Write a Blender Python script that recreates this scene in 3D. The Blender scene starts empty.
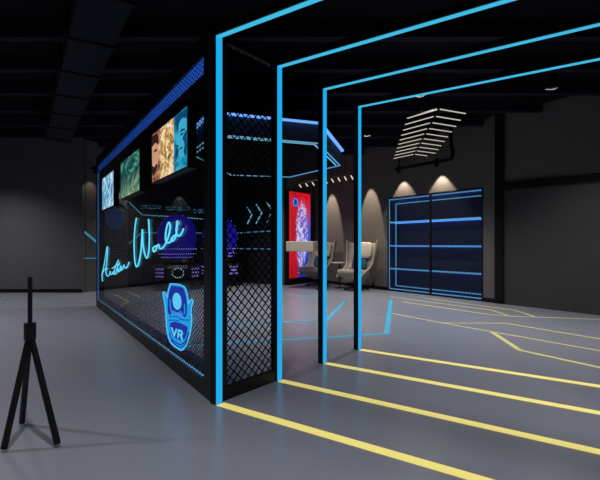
import bpy, math, random
from mathutils import Vector, Matrix
random.seed(4)
SC = bpy.context.scene
COL = SC.collection
PI = math.pi
V = Vector
F, CX, HY, H = 459.0, 300.0, 244.0, 1.1      # focal (px), principal x, horizon row, eye height (m)

# ------------------------------------------------------------------ materials
def lin(c):
    return tuple((x/12.92 if x <= .04045 else ((x+.055)/1.055)**2.4) for x in (v/255 for v in c)) + (1,)
def node(nt, t, **kw):
    n = nt.nodes.new(t)
    for k, v in kw.items(): setattr(n, k, v)
    return n
def mat(name, col, rough=.6, metal=0, spec=.5, emit=None, es=0, noise=None, bump=None):
    m = bpy.data.materials.new(name); m.use_nodes = True
    nt = m.node_tree; b = nt.nodes['Principled BSDF']
    b.inputs['Base Color'].default_value = lin(col)
    b.inputs['Roughness'].default_value = rough
    b.inputs['Metallic'].default_value = metal
    b.inputs['Specular IOR Level'].default_value = spec
    if emit:
        b.inputs['Emission Color'].default_value = lin(emit)
        b.inputs['Emission Strength'].default_value = es
    if noise:
        sc, amt = noise
        tc = node(nt, 'ShaderNodeTexCoord'); nz = node(nt, 'ShaderNodeTexNoise')
        nz.inputs['Scale'].default_value = sc; nz.inputs['Detail'].default_value = 5
        mx = node(nt, 'ShaderNodeMix', data_type='RGBA')
        c = lin(col)
        mx.inputs[6].default_value = tuple(max(0, x*(1-amt)) for x in c[:3]) + (1,)
        mx.inputs[7].default_value = tuple(min(1, x*(1+amt)) for x in c[:3]) + (1,)
        nt.links.new(tc.outputs['Object'], nz.inputs['Vector'])
        nt.links.new(nz.outputs['Fac'], mx.inputs[0]); nt.links.new(mx.outputs[2], b.inputs['Base Color'])
        if bump:
            bp = node(nt, 'ShaderNodeBump'); bp.inputs['Strength'].default_value = bump
            bp.inputs['Distance'].default_value = .01
            nt.links.new(nz.outputs['Fac'], bp.inputs['Height']); nt.links.new(bp.outputs['Normal'], b.inputs['Normal'])
    return m
def led(name, col, s=1.0):
    return mat(name, (4, 6, 10), .5, emit=col, es=s, spec=.2)
def glass_mat():
    m = bpy.data.materials.new('clear_glass'); m.use_nodes = True
    nt = m.node_tree; nt.nodes.clear()
    out = node(nt, 'ShaderNodeOutputMaterial'); mx = node(nt, 'ShaderNodeMixShader')
    tr = node(nt, 'ShaderNodeBsdfTransparent'); tr.inputs[0].default_value = (.93, .95, .97, 1)
    gl = node(nt, 'ShaderNodeBsdfGlossy'); gl.inputs['Roughness'].default_value = .03
    lw = node(nt, 'ShaderNodeLayerWeight'); lw.inputs['Blend'].default_value = .5
    pw = node(nt, 'ShaderNodeMath', operation='POWER'); pw.inputs[1].default_value = 4
    ad = node(nt, 'ShaderNodeMath', operation='MULTIPLY_ADD'); ad.inputs[1].default_value = .25; ad.inputs[2].default_value = .012
    nt.links.new(lw.outputs['Facing'], pw.inputs[0]); nt.links.new(pw.outputs[0], ad.inputs[0])
    nt.links.new(ad.outputs[0], mx.inputs[0]); nt.links.new(tr.outputs[0], mx.inputs[1])
    nt.links.new(gl.outputs[0], mx.inputs[2]); nt.links.new(mx.outputs[0], out.inputs[0])
    return m
def ramp_mat(name, build, strength=1.0):
    """emissive picture: build(nt, u, v, uvvec) returns a colour socket"""
    m = bpy.data.materials.new(name); m.use_nodes = True
    nt = m.node_tree; b = nt.nodes['Principled BSDF']
    b.inputs['Base Color'].default_value = (.01, .01, .01, 1); b.inputs['Roughness'].default_value = .25
    tc = node(nt, 'ShaderNodeTexCoord'); sp = node(nt, 'ShaderNodeSeparateXYZ')
    nt.links.new(tc.outputs['UV'], sp.inputs[0])
    c = build(nt, sp.outputs[0], sp.outputs[1], tc.outputs['UV'])
    nt.links.new(c, b.inputs['Emission Color']); b.inputs['Emission Strength'].default_value = strength
    return m
def N_noise(nt, vec, scale, detail=4, dist=0.0, stretch=(1, 1, 1), loc=(0, 0, 0)):
    mp = node(nt, 'ShaderNodeMapping'); mp.inputs['Scale'].default_value = stretch; mp.inputs['Location'].default_value = loc
    nz = node(nt, 'ShaderNodeTexNoise'); nz.inputs['Scale'].default_value = scale
    nz.inputs['Detail'].default_value = detail; nz.inputs['Distortion'].default_value = dist
    nt.links.new(vec, mp.inputs[0]); nt.links.new(mp.outputs[0], nz.inputs['Vector'])
    return nz.outputs['Fac']
def N_ramp(nt, fac, stops, interp='LINEAR'):
    r = node(nt, 'ShaderNodeValToRGB'); e = r.color_ramp; e.interpolation = interp
    while len(e.elements) < len(stops): e.elements.new(.5)
    for el, (p, c) in zip(e.elements, stops): el.position = p; el.color = lin(c)
    nt.links.new(fac, r.inputs[0]); return r.outputs[0]
def N_mix(nt, fac, a, b):
    mx = node(nt, 'ShaderNodeMix', data_type='RGBA')
    nt.links.new(fac, mx.inputs[0]); nt.links.new(a, mx.inputs[6]); nt.links.new(b, mx.inputs[7]); return mx.outputs[2]
def N_math(nt, op, a, b):
    n = node(nt, 'ShaderNodeMath', operation=op); n.use_clamp = op == 'MULTIPLY'
    for i, x in enumerate((a, b)):
        if isinstance(x, (int, float)): n.inputs[i].default_value = x
        else: nt.links.new(x, n.inputs[i])
    return n.outputs[0]

M = dict(
    black=mat('black_metal', (13, 13, 15), .45, .3),
    matt=mat('matt_black', (9, 9, 11), .8, spec=.2),
    mesh=mat('black_wire', (8, 8, 9), .9, spec=.05),
    ceiling=mat('dark_ceiling', (15, 16, 22), .9, spec=.1, noise=(1.5, .4)),
    joist=mat('dark_joist', (23, 25, 35), .8, spec=.2),
    wall=mat('charcoal_wall', (98, 94, 92), .8, spec=.15, noise=(3, .12)),
    wall_l=mat('slate_wall', (88, 88, 94), .75, spec=.2, noise=(2, .12)),
    wall_in=mat('dark_panel_wall', (40, 40, 44), .6, spec=.25, noise=(4, .2)),
    door=mat('charcoal_door', (60, 59, 60), .6, spec=.25, noise=(2.5, .18)),
    led=led('cyan_led', (30, 172, 236), 1.0),
    led_bar=led('cyan_led_beam', (62, 186, 226), 1.0),
    blue=led('blue_led', (84, 152, 208), 1.0),
    edge=led('canopy_edge_led', (84, 134, 205), 1.9),
    blue_hot=led('blue_led_bright', (100, 175, 235), 1.1),
    pale=led('pale_led', (150, 190, 215), 1.0),
    ice=led('ice_led', (110, 180, 210), .8),
    dimcyan=led('dim_cyan_led', (60, 130, 165), .8),
    white=led('warm_white_tube', (190, 184, 170), 1.0), tick=led('white_tick_tube', (225, 216, 196), 1.0),
    violet=led('violet_led', (125, 115, 205), .9),
    glass=glass_mat(),
    floor_y=mat('yellow_floor_strip', (215, 202, 116), .5, emit=(228, 212, 112), es=.55),
    floor_yd=mat('thin_yellow_floor_line', (190, 184, 118), .5, emit=(180, 176, 112), es=.2),
    floor_c=mat('cyan_floor_line', (36, 135, 168), .5, emit=(40, 175, 215), es=.24),
    leather=mat('greige_leather', (150, 140, 130), .5, noise=(14, .08), bump=.08),
    leather2=mat('pale_leather', (172, 162, 148), .5, noise=(14, .06), bump=.08),
    teal=mat('teal_fabric', (28, 72, 90), .85, noise=(40, .2), bump=.2),
    shade=mat('beige_shade', (182, 172, 156), .8, noise=(30, .05)),
    steel=mat('brushed_steel', (120, 118, 115), .35, .8),
    tabletop=mat('pale_stone', (190, 182, 170), .4),
    shell=mat('navy_shell', (14, 12, 48), .3),
    niche=mat('navy_panel', (34, 44, 72), .6, noise=(6, .2)),
)
# resin floor: grey, softly glossy, a little cloudy
def floor_mat():
    m = mat('grey_resin_floor', (122, 125, 136), .32, spec=.45, noise=(.8, .08))
    nt = m.node_tree; b = nt.nodes['Principled BSDF']
    tc = node(nt, 'ShaderNodeTexCoord')
    f = N_noise(nt, tc.outputs['Object'], .9, 2)
    mr = node(nt, 'ShaderNodeMapRange'); mr.inputs[3].default_value = .24; mr.inputs[4].default_value = .34
    nt.links.new(f, mr.inputs[0]); nt.links.new(mr.outputs[0], b.inputs['Roughness'])
    return m
M['floor'] = floor_mat()

# ------------------------------------------------------------------ mesh builder
class MB:
    def __init__(s): s.v, s.f, s.uv = [], [], {}
    def add(s, vs, fs):
        o = len(s.v); s.v += [V(p) for p in vs]; s.f += [[i+o for i in f] for f in fs]; return s
    def obox(s, c, ax, ay, az):
        c, ax, ay, az = V(c), V(ax), V(ay), V(az)
        vs = [c + i*ax + j*ay + k*az for k in (-1, 1) for j in (-1, 1) for i in (-1, 1)]
        return s.add(vs, [(0,2,3,1), (4,5,7,6), (0,1,5,4), (2,6,7,3), (0,4,6,2), (1,3,7,5)])
    def box(s, x0, x1, y0, y1, z0, z1):
        return s.obox(((x0+x1)/2, (y0+y1)/2, (z0+z1)/2), ((x1-x0)/2,0,0), (0,(y1-y0)/2,0), (0,0,(z1-z0)/2))
    def bar(s, a, b, w, h, up=(0,0,1)):
        a, b, up = V(a), V(b), V(up); d = (b-a); L = d.length; d.normalize()
        side = d.cross(up)
        if side.length < 1e-5: side = d.cross(V((1,0,0)))
        side.normalize(); u = side.cross(d)
        return s.obox((a+b)/2, d*(L/2), side*(w/2), u*(h/2))
    def prism(s, pts, off):
        """closed polygon extruded by vector off"""
        n = len(pts); off = V(off); pts = [V(p) for p in pts]
        vs = pts + [p+off for p in pts]
        return s.add(vs, [list(range(n))[::-1], list(range(n, 2*n))] + [(i, (i+1) % n, n+(i+1) % n, n+i) for i in range(n)])
    def tube(s, pts, r, n=8, closed=False, cap=True):
        pts = [V(p) for p in pts]; m = len(pts); rings = []
        ref = None
        for i in range(m):
            if closed: d = pts[(i+1) % m]-pts[i-1]
            else: d = pts[min(i+1, m-1)]-pts[max(i-1, 0)]
            d.normalize()
            if ref is None:
                ref = d.orthogonal().normalized()
            ref = (ref - d*ref.dot(d))
            if ref.length < 1e-6: ref = d.orthogonal()
            ref.normalize(); b = d.cross(ref)
            rr = r[i] if isinstance(r, (list, tuple)) else r
            rings.append([pts[i] + rr*(math.cos(2*PI*k/n)*ref + math.sin(2*PI*k/n)*b) for k in range(n)])
        vs = [p for q in rings for p in q]; fs = []
        for i in range(m if closed else m-1):
            j = (i+1) % m
            for k in range(n): fs.append((i*n+k, i*n+(k+1) % n, j*n+(k+1) % n, j*n+k))
        if cap and not closed: fs += [list(range(n))[::-1], list(range((m-1)*n, m*n))]
        return s.add(vs, fs)
    def lathe(s, prof, c=(0,0,0), n=24, sx=1, sy=1, a0=0, a1=2*PI):
        c = V(c); full = abs(a1-a0-2*PI) < 1e-6; cols = n if full else n+1
        vs = []
        for k in range(cols):
            a = a0+(a1-a0)*k/n
            for r, z in prof: vs.append(c+V((r*math.cos(a)*sx, r*math.sin(a)*sy, z)))
        m = len(prof); fs = []
        for k in range(n):
            k2 = (k+1) % cols
            for i in range(m-1): fs.append((k*m+i, k2*m+i, k2*m+i+1, k*m+i+1))
        return s.add(vs, fs)
    def sq(s, c, hx, hy, hz, p=.4, n=20, m=14, fn=None):
        """rounded box (superquadric)"""
        f = lambda x: math.copysign(abs(x)**p, x)
        c = V(c); vs = []
        for i in range(m+1):
            a = -PI/2+PI*i/m
            for k in range(n):
                b = 2*PI*k/n
                q = V((hx*f(math.cos(a))*f(math.cos(b)), hy*f(math.cos(a))*f(math.sin(b)), hz*f(math.sin(a))))
                if fn: q = fn(q)
                vs.append(c+q)
        fs = [(i*n+k, i*n+(k+1) % n, (i+1)*n+(k+1) % n, (i+1)*n+k) for i in range(m) for k in range(n)]
        return s.add(vs, fs)
    def quad(s, a, b, c, d):
        o = len(s.v); s.add([a, b, c, d], [(0,1,2,3)]); s.uv[len(s.f)-1] = [(0,0), (1,0), (1,1), (0,1)]; return s

def obj(name, mb, m, parent=None, local=False, smooth=False, mods=()):
    me = bpy.data.meshes.new(name)
    off = V((0,0,0)) if (local or parent is None) else world_loc(parent)
    me.from_pydata([p-off for p in mb.v], [], mb.f)
    if mb.uv:
        uvl = me.uv_layers.new(name='UVMap')
        for pi, uvs in mb.uv.items():
            for li, uv in zip(me.polygons[pi].loop_indices, uvs): uvl.data[li].uv = uv
    me.materials.append(m)
    if smooth:
        for p in me.polygons: p.use_smooth = True
    me.update()
    if True:
        import bmesh
        bm = bmesh.new(); bm.from_mesh(me)
        if not mb.uv: bmesh.ops.remove_doubles(bm, verts=bm.verts, dist=1e-6)
        bmesh.ops.recalc_face_normals(bm, faces=bm.faces); bm.to_mesh(me); bm.free()
    o = bpy.data.objects.new(name, me); COL.objects.link(o)
    if parent: o.parent = parent
    for mo in mods:
        md = o.modifiers.new(mo[0], mo[1])
        for k, v in mo[2].items(): setattr(md, k, v)
    return o
def world_loc(o):
    p = V(o.location)
    while o.parent: o = o.parent; p += o.location
    return p
def tag(o, label=None, cat=None, group=None, kind=None):
    if label: o['label'] = label
    if cat: o['category'] = cat
    if group: o['group'] = group
    if kind: o['kind'] = kind
    return o
def thing(name, label, cat, loc=(0,0,0), group=None, rz=0):
    o = bpy.data.objects.new(name, None); COL.objects.link(o); o.location = loc; o.rotation_euler = (0,0,rz)
    o.empty_display_size = .1
    return tag(o, label, cat, group)
def struct(name, mb, m): return tag(obj(name, mb, m), kind='structure')
def copy_tree(o, parent=None):
    c = o.copy(); COL.objects.link(c)
    if parent: c.parent = parent
    for ch in list(o.children): copy_tree(ch, c)
    return c
def light(name, kind, loc, energy, col, target=None, parent=None, **kw):
    l = bpy.data.lights.new(name, kind); l.energy = energy; l.color = col
    for k, v in kw.items(): setattr(l, k, v)
    o = bpy.data.objects.new(name, l); COL.objects.link(o)
    loc = V(loc)
    o.rotation_euler = ((V(target)-loc).to_track_quat('-Z', 'Y').to_euler() if target is not None else (0,0,0))
    o.location = loc - (world_loc(parent) if parent else V((0,0,0)))
    if parent: o.parent = parent
    return o

# ------------------------------------------------------------------ survey: pixel rays met with real planes
def ray(px, py): return V(((px-CX)/F, 1, (HY-py)/F))
EYE = V((0, 0, H))
def on_floor(px, py, z=0.0):
    Y = F*(H-z)/(py-HY); return V(((px-CX)/F*Y, Y, z))
def on_level(px, py, z):
    Y = F*(z-H)/(HY-py); return V(((px-CX)/F*Y, Y, z))
class Plane:
    """a vertical wall through a, b (floor points); n faces the camera side"""
    def __init__(s, a, b):
        s.a = V((a[0], a[1], 0)); s.d = V((b[0]-a[0], b[1]-a[1], 0)); s.len = s.d.length; s.d.normalize()
        s.n = V((-s.d.y, s.d.x, 0))
        if s.n.dot(-s.a) < 0: s.n = -s.n
    def at(s, u, z, off=0.0): return s.a + s.d*u + s.n*off + V((0,0,z))
    def hit(s, px, py, off=0.0):
        r = ray(px, py); p0 = s.a + s.n*off
        t = (p0-EYE).dot(s.n)/r.dot(s.n); return EYE + r*t
    def uz(s, px, py, off=0.0):
        p = s.hit(px, py, off); return (p-s.a).dot(s.d), p.z
def catmull(pts, n=6):
    out = []
    P = [pts[0]] + list(pts) + [pts[-1]]
    for i in range(1, len(P)-2):
        for k in range(n):
            t = k/n; a, b, c, d = P[i-1], P[i], P[i+1], P[i+2]
            out.append(tuple(.5*(2*b[j]+(c[j]-a[j])*t+(2*a[j]-5*b[j]+4*c[j]-d[j])*t*t+(-a[j]+3*b[j]-3*c[j]+d[j])*t**3) for j in range(len(b))))
    out.append(tuple(pts[-1])); return out

# ------------------------------------------------------------------ camera
cam = bpy.data.cameras.new('camera'); co = bpy.data.objects.new('camera', cam); COL.objects.link(co)
co.location = EYE; co.rotation_euler = (PI/2, 0, 0)
cam.sensor_width = 36; cam.lens = F/600*36; cam.shift_y = (HY-240)/600; cam.clip_start = .05
SC.camera = co
SC.view_settings.view_transform = 'Standard'; SC.view_settings.look = 'None'
SC.view_settings.gamma = 1; SC.view_settings.use_curve_mapping = False; SC.view_settings.exposure = 0
w = bpy.data.worlds.new('world'); SC.world = w; w.use_nodes = True
w.node_tree.nodes['Background'].inputs[0].default_value = (.01, .012, .02, 1)
w.node_tree.nodes['Background'].inputs[1].default_value = .2

# ------------------------------------------------------------------ room shell
ZC = 3.5
K = V((.378, 13.37, 0)); B0 = V((2.08, 10.86, 0))
BWd = (B0-K).normalized()
P3, P4, P5, P6 = K, V((-.427, 12.23, 0)), V((-2.21, 13.54, 0)), V((-4.35, 11.6, 0))
P7, P7b = V((-4.93, 10.55, 0)), V((-4.93, 10.4, 0))
P2 = K + BWd*13.5
P8, P0, P1 = V((-9, 10.4, 0)), V((-9, -2.5, 0)), V((P2.x, -2.5, 0))
fl = MB().box(-9.6, P1.x+.6, -3.1, 14.6, -.12, 0); struct('floor', fl, M['floor'])
ce = MB().box(-9.6, P1.x+.6, -3.1, 14.6, ZC, ZC+.12); struct('ceiling', ce, M['ceiling'])
BACK = Plane(B0, B0+BWd)          # cabinet / armchair wall
CHEV = Plane(P5, P4); PODW = Plane(P6, P5); POST = Plane(P4, P3); RECW = Plane(P7, P6); LEFTW = Plane(P8, P7b)
def wall(name, pl, u0, u1, z0, z1, m, t=.12, mb=None):
    mb = mb or MB()
    mb.obox(pl.at((u0+u1)/2, (z0+z1)/2, -t/2), pl.d*((u1-u0)/2), pl.n*(t/2), V((0,0,(z1-z0)/2)))
    return mb
# back wall with the niche for the lit shelving
un0, zt0 = BACK.uz(387.6, 197.6); un1, _ = BACK.uz(482.6, 240)
NZ = 2.19
uk = (K-B0).dot(BWd)
ud0 = BACK.uz(496.5, 240)[0]; ud1 = BACK.uz(504.5, 240)[0]
bw = wall('', BACK, uk, un0, 0, ZC, 0)
wall('', BACK, un0, un1, NZ, ZC, 0, mb=bw); wall('', BACK, un1, 13.5+uk, 0, ZC, 0, mb=bw)
wall_back = struct('wall_back', bw, M['wall'])
struct('wall_recess', wall('', RECW, 0, RECW.len, 0, ZC, 0), M['wall'])
struct('wall_center', wall('', PODW, 0, PODW.len, 0, ZC, 0), M['wall_in'])
struct('wall_chevron', wall('', CHEV, 0, CHEV.len, 0, ZC, 0), M['wall_in'])
struct('wall_poster', wall('', POST, 0, POST.len, 0, ZC, 0), M['wall'])
struct('wall_left', wall('', LEFTW, 0, LEFTW.len, 0, ZC, 0), M['wall_l'])
struct('wall_far_left', MB().box(-9.12, -9, -2.5, 10.4, 0, ZC), M['wall_l'])
struct('wall_front', MB().box(-9, P1.x, -2.62, -2.5, 0, ZC), M['wall_l'])
struct('wall_right', MB().box(P1.x, P1.x+.12, -2.5, P2.y, 0, ZC), M['wall'])
# dark return, header and flush door at the right of the back wall
zh = BACK.uz(520, 189)[1]
tr = MB().obox(BACK.at((ud0+ud1)/2, ZC/2, .03), BACK.d*((ud1-ud0)/2), BACK.n*.03, V((0,0,ZC/2))); struct('trim_1', tr, M['matt'])
udr = ud1+2.1
tr = MB().obox(BACK.at((ud1+udr)/2, zh+.06, .03), BACK.d*((udr-ud1)/2), BACK.n*.03, V((0,0,.06))); struct('trim_2', tr, M['matt'])
dr = MB().obox(BACK.at((ud1+udr)/2, zh/2, .01), BACK.d*((udr-ud1)/2), BACK.n*.01, V((0,0,zh/2))); d1 = struct('door_1', dr, M['door'])
tr = MB().obox(BACK.at(udr+.08, ZC/2, .03), BACK.d*.08, BACK.n*.03, V((0,0,ZC/2))); struct('trim_3', tr, M['matt'])
for nm, pl, u0, u1 in (('baseboard_back', BACK, uk, un0), ('baseboard_right', BACK, un1, ud0), ('baseboard_left', LEFTW, 0, LEFTW.len), ('baseboard_poster', POST, 0, POST.len)):
    b = MB().obox(pl.at((u0+u1)/2, .04, .008), pl.d*((u1-u0)/2), pl.n*.008, V((0,0,.04))); struct(nm, b, M['matt'])
# ceiling joists, all of the building's dark structure
for i in range(14):
    y = .4+i*.92
    xr = min(P1.x-.05, (K.x+BWd.x/abs(BWd.y)*(K.y-y)) - .1) if y > P2.y else P1.x-.05
    xl = -8.95 if y < 10.3 else (-4.6 if y < 11 else -3.6)
    j = MB().box(xl, xr, y-.06, y+.06, ZC-.17, ZC)
    struct('ceiling_joist', j, M['joist'])
# duct running above the outside of the glass wall
GA = on_floor(211, 402.6); GB = on_floor(95.5, 306)
GD = V((22.5-CX, F, 0)).normalized()
GL = (GB-GA).length
GLASS = Plane(GA, GA+GD)
dc = MB().obox(GLASS.at(3.6, 3.16, .55), GLASS.d*3.2, GLASS.n*.2, V((0,0,.13)))
for k in range(7):
    dc.obox(GLASS.at(.8+k*.95, 3.16, .55), GLASS.d*.02, GLASS.n*.22, V((0,0,.15)))
duct = thing('air_duct', 'dark rectangular air duct under the ceiling outside the glass wall', 'duct', GLASS.at(3.6, 3.03, .55))
obj('duct_body', dc, M['joist'], duct)
for k in range(4):
    obj('hanger', MB().obox(GLASS.at(1.2+k*1.5, 3.39, .55), GLASS.d*.02, GLASS.n*.24, V((0,0,.1))), M['joist'], duct)

# ------------------------------------------------------------------ light portals
S = V((.5885, .8085, 0)).normalized(); R = V((.8085, -.5885, 0)).normalized()
F1 = on_floor(218.9, 403.8); STEP = .667; PW, PH = 3.2, 2.53
ords = ['first and nearest', 'second', 'third', 'fourth and farthest']
for k in range(4):
    f = F1 + S*(STEP*k)
    t = thing('light_portal', f'black square portal frame with cyan light inside, {ords[k]} of the row', 'light portal', f, 'walk-through light portals')
    u = V((0,0,1)); hw = .031
    obj('post', MB().obox(f - R*.026 + u*(PH/2), S*hw, R*.026, u*(PH/2)), M['black'], t)
    obj('post', MB().obox(f + R*(PW+.026) + u*(PH/2), S*hw, R*.026, u*(PH/2)), M['black'], t)
    obj('beam', MB().obox(f + R*(PW/2) + u*(PH+.026), S*hw, R*(PW/2+.052), u*.026), M['black'], t)
    obj('light_strip', MB().obox(f + R*.003 + u*(PH/2), S*.0265, R*.003, u*(PH/2-.003)), M['led'], t)
    obj('light_strip', MB().obox(f + R*(PW-.003) + u*(PH/2), S*.0265, R*.003, u*(PH/2-.003)), M['led'], t)
    obj('light_strip', MB().obox(f + R*(PW/2) + u*(PH-.003), S*.019, R*(PW/2-.006), u*.003), M['led_bar'], t)
    st = MB().obox(f + R*(PW/2) + u*.0015, S*.036, R*(PW/2-.012), u*.0015)
    nm = ['nearest', 'second nearest', 'third nearest', 'farthest'][k]
    tag(obj('floor_light_strip', st, M['floor_y']), f'broad straight yellow floor strip closing the {ords[k].split()[0]} portal, {nm} of four', 'floor strip', 'yellow floor strips under the portals')

# ------------------------------------------------------------------ wire mesh panels
def diamonds(mb, u0, u1, z0, z1, cw, ch, th, place, dep):
    """two families of crossing wires clipped to the rectangle; place(u,z) -> point"""
    sl = ch/cw
    for sg in (1, -1):
        c = -((u1-u0)*sl if sg > 0 else 0)
        top = (z1-z0) + ((u1-u0)*sl if sg < 0 else 0)
        n = int((top-c)/ch)+1
        for i in range(n+1):
            b = c+i*ch
            pts = []
            for u in (0, u1-u0):
                z = b+sg*sl*u
                if -1e-9 <= z <= z1-z0: pts.append((u, z))
            for z in (0, z1-z0):
                u = (z-b)/(sg*sl)
                if 1e-6 < u < u1-u0-1e-6: pts.append((u, z))
            if len(pts) < 2: continue
            pts.sort(); a, e = pts[0], pts[-1]
            if abs(e[0]-a[0]) < 1e-3: continue
            A, E = place(u0+a[0], z0+a[1]), place(u0+e[0], z0+e[1])
            mb.bar(A, E, dep, th, up=(0,0,1))
    return mb
t = thing('mesh_partition', 'narrow black wire mesh panel between the first two portals', 'mesh panel', F1+S*(STEP/2)-R*.026)
s0, s1 = .033, STEP-.033
sp = lambda u, z: F1 + S*u - R*.03 + V((0,0,z))
obj('bottom_rail', MB().obox(sp((s0+s1)/2, .045), S*((s1-s0)/2), R*.02, V((0,0,.045))), M['black'], t)
obj('top_rail', MB().obox(sp((s0+s1)/2, PH+.02), S*((s1-s0)/2), R*.02, V((0,0,.03))), M['black'], t)
for s in (s0+.008, s1-.008):
    obj('side_rail', MB().obox(sp(s, PH/2), S*.008, R*.018, V((0,0,PH/2))), M['black'], t)
obj('wire_mesh', diamonds(MB(), s0+.012, s1-.012, .09, PH, .078, .07, .007, sp, .006), M['mesh'], t)

# ------------------------------------------------------------------ glass partition
t = thing('glass_partition', 'long black framed glass wall with wire mesh and blue edge lights', 'glass wall', GLASS.at(GL/2, 0))
gp = lambda off: (lambda u, z: GLASS.at(u, z, off))
ZB, ZT, ZTop = .12, 2.47, 2.62
def gbox(u0, u1, z0, z1, o0, o1):
    return MB().obox(GLASS.at((u0+u1)/2, (z0+z1)/2, (o0+o1)/2), GLASS.d*((u1-u0)/2), GLASS.n*((o1-o0)/2), V((0,0,(z1-z0)/2)))
obj('bottom_rail', gbox(0, GL, 0, ZB, -.12, 0), M['black'], t)
obj('top_rail', gbox(0, GL, ZT, ZTop, -.12, 0), M['black'], t)
obj('end_post', gbox(0, .15, ZB, ZT, -.12, 0), M['black'], t)
obj('end_post', gbox(GL-.11, GL, ZB, ZT, -.12, 0), M['black'], t)
obj('glass_pane', gbox(.15, GL-.11, ZB, ZT, -.008, -.002), M['glass'], t)
obj('wire_mesh', diamonds(MB(), .152, GL-.152, ZB, ZT, .062, .036, .0047, gp(-.0125), .003), M['mesh'], t)
obj('top_light', gbox(.16, GL-.12, ZT-.115, ZT-.002, -.024, -.018), ramp_mat('blue_edge_glow', lambda nt, u, v, uv: N_ramp(nt, v, [(0, (20, 52, 120)), (.5, (58, 118, 200)), (1, (110, 170, 235))]), 3.6), t)
# give the top light its own uv across the height
me = t.children[-1].data
uvl = me.uv_layers.new(name='UVMap')
zs = [v.co.z for v in me.vertices]; z0_, z1_ = min(zs), max(zs)
for lp in me.loops: uvl.data[lp.index].uv = (0, (me.vertices[lp.vertex_index].co.z-z0_)/(z1_-z0_))
obj('bottom_light', gbox(.16, GL-.12, ZB+.004, ZB+.017, -.024, -.018), M['blue_hot'], t)
obj('bottom_channel', gbox(.16, GL-.12, ZB+.001, ZB+.06, -.118, -.108), mat('navy_channel', (20, 50, 120), .5), t)
obj('side_light', gbox(GL-.15, GL-.115, ZB+.01, ZT-.13, -.03, -.012), led('side_blue_led', (62, 140, 215), .95), t)

# screens on the outside of the glass, at the measured places
def pic3(nt, u, v, uv):
    skin = N_ramp(nt, N_noise(nt, uv, 5, 3, .6), [(.32, (60, 36, 30)), (.5, (176, 120, 90)), (.68, (226, 184, 150))])
    gold = N_ramp(nt, N_noise(nt, uv, 6, 6, 1.2, (1.6, 1, 1)), [(.3, (96, 84, 70)), (.46, (190, 140, 70)), (.55, (232, 204, 150)), (.68, (246, 240, 225))])
    teal = N_ramp(nt, N_noise(nt, uv, 4, 4, .8), [(.3, (8, 50, 84)), (.5, (18, 126, 166)), (.68, (70, 190, 215))])
    a = N_ramp(nt, u, [(.27, (0,0,0)), (.30, (255,255,255))]); b = N_ramp(nt, u, [(.66, (0,0,0)), (.69, (255,255,255))])
    return N_mix(nt, b, N_mix(nt, a, skin, gold), teal)
def pic2(nt, u, v, uv):
    f = N_noise(nt, uv, 3.2, 6, 1.6, (1.2, .8, 1))
    d = N_ramp(nt, f, [(.32, (8, 30, 34)), (.48, (22, 78, 76)), (.6, (70, 140, 120)), (.74, (190, 215, 190))])
    low = N_ramp(nt, N_noise(nt, uv, 6, 6, 2.0, (2, .6, 1)), [(.35, (16, 50, 46)), (.5, (96, 146, 112)), (.66, (206, 216, 180))])
    m = N_ramp(nt, v, [(.15, (200,200,200)), (.55, (0,0,0))])
    return N_mix(nt, m, d, low)
def pic1(nt, u, v, uv):
    f = N_noise(nt, uv, 4.5, 6, 1.4, (1.8, .7, 1))
    return N_ramp(nt, f, [(.3, (14, 60, 96)), (.44, (70, 150, 190)), (.56, (160, 205, 225)), (.68, (240, 246, 250))])
SCREENS = [
    ((102.3, 113.3), (.78, .412), pic1, 'smallest looking of three lit pictures, pale blue, at the far end', 'picture screen with pale blue and white streaks, at the far end of the glass wall'),
    ((120.7, 139.3), (.79, .444), pic2, '', 'picture screen showing dark green and pale swirls, between the other two screens'),
    ((152.2, 187.0), (.807, .457), pic3, '', 'picture screen with warm and teal portraits, nearest the corner post'),
]
kz = H/.836
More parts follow.
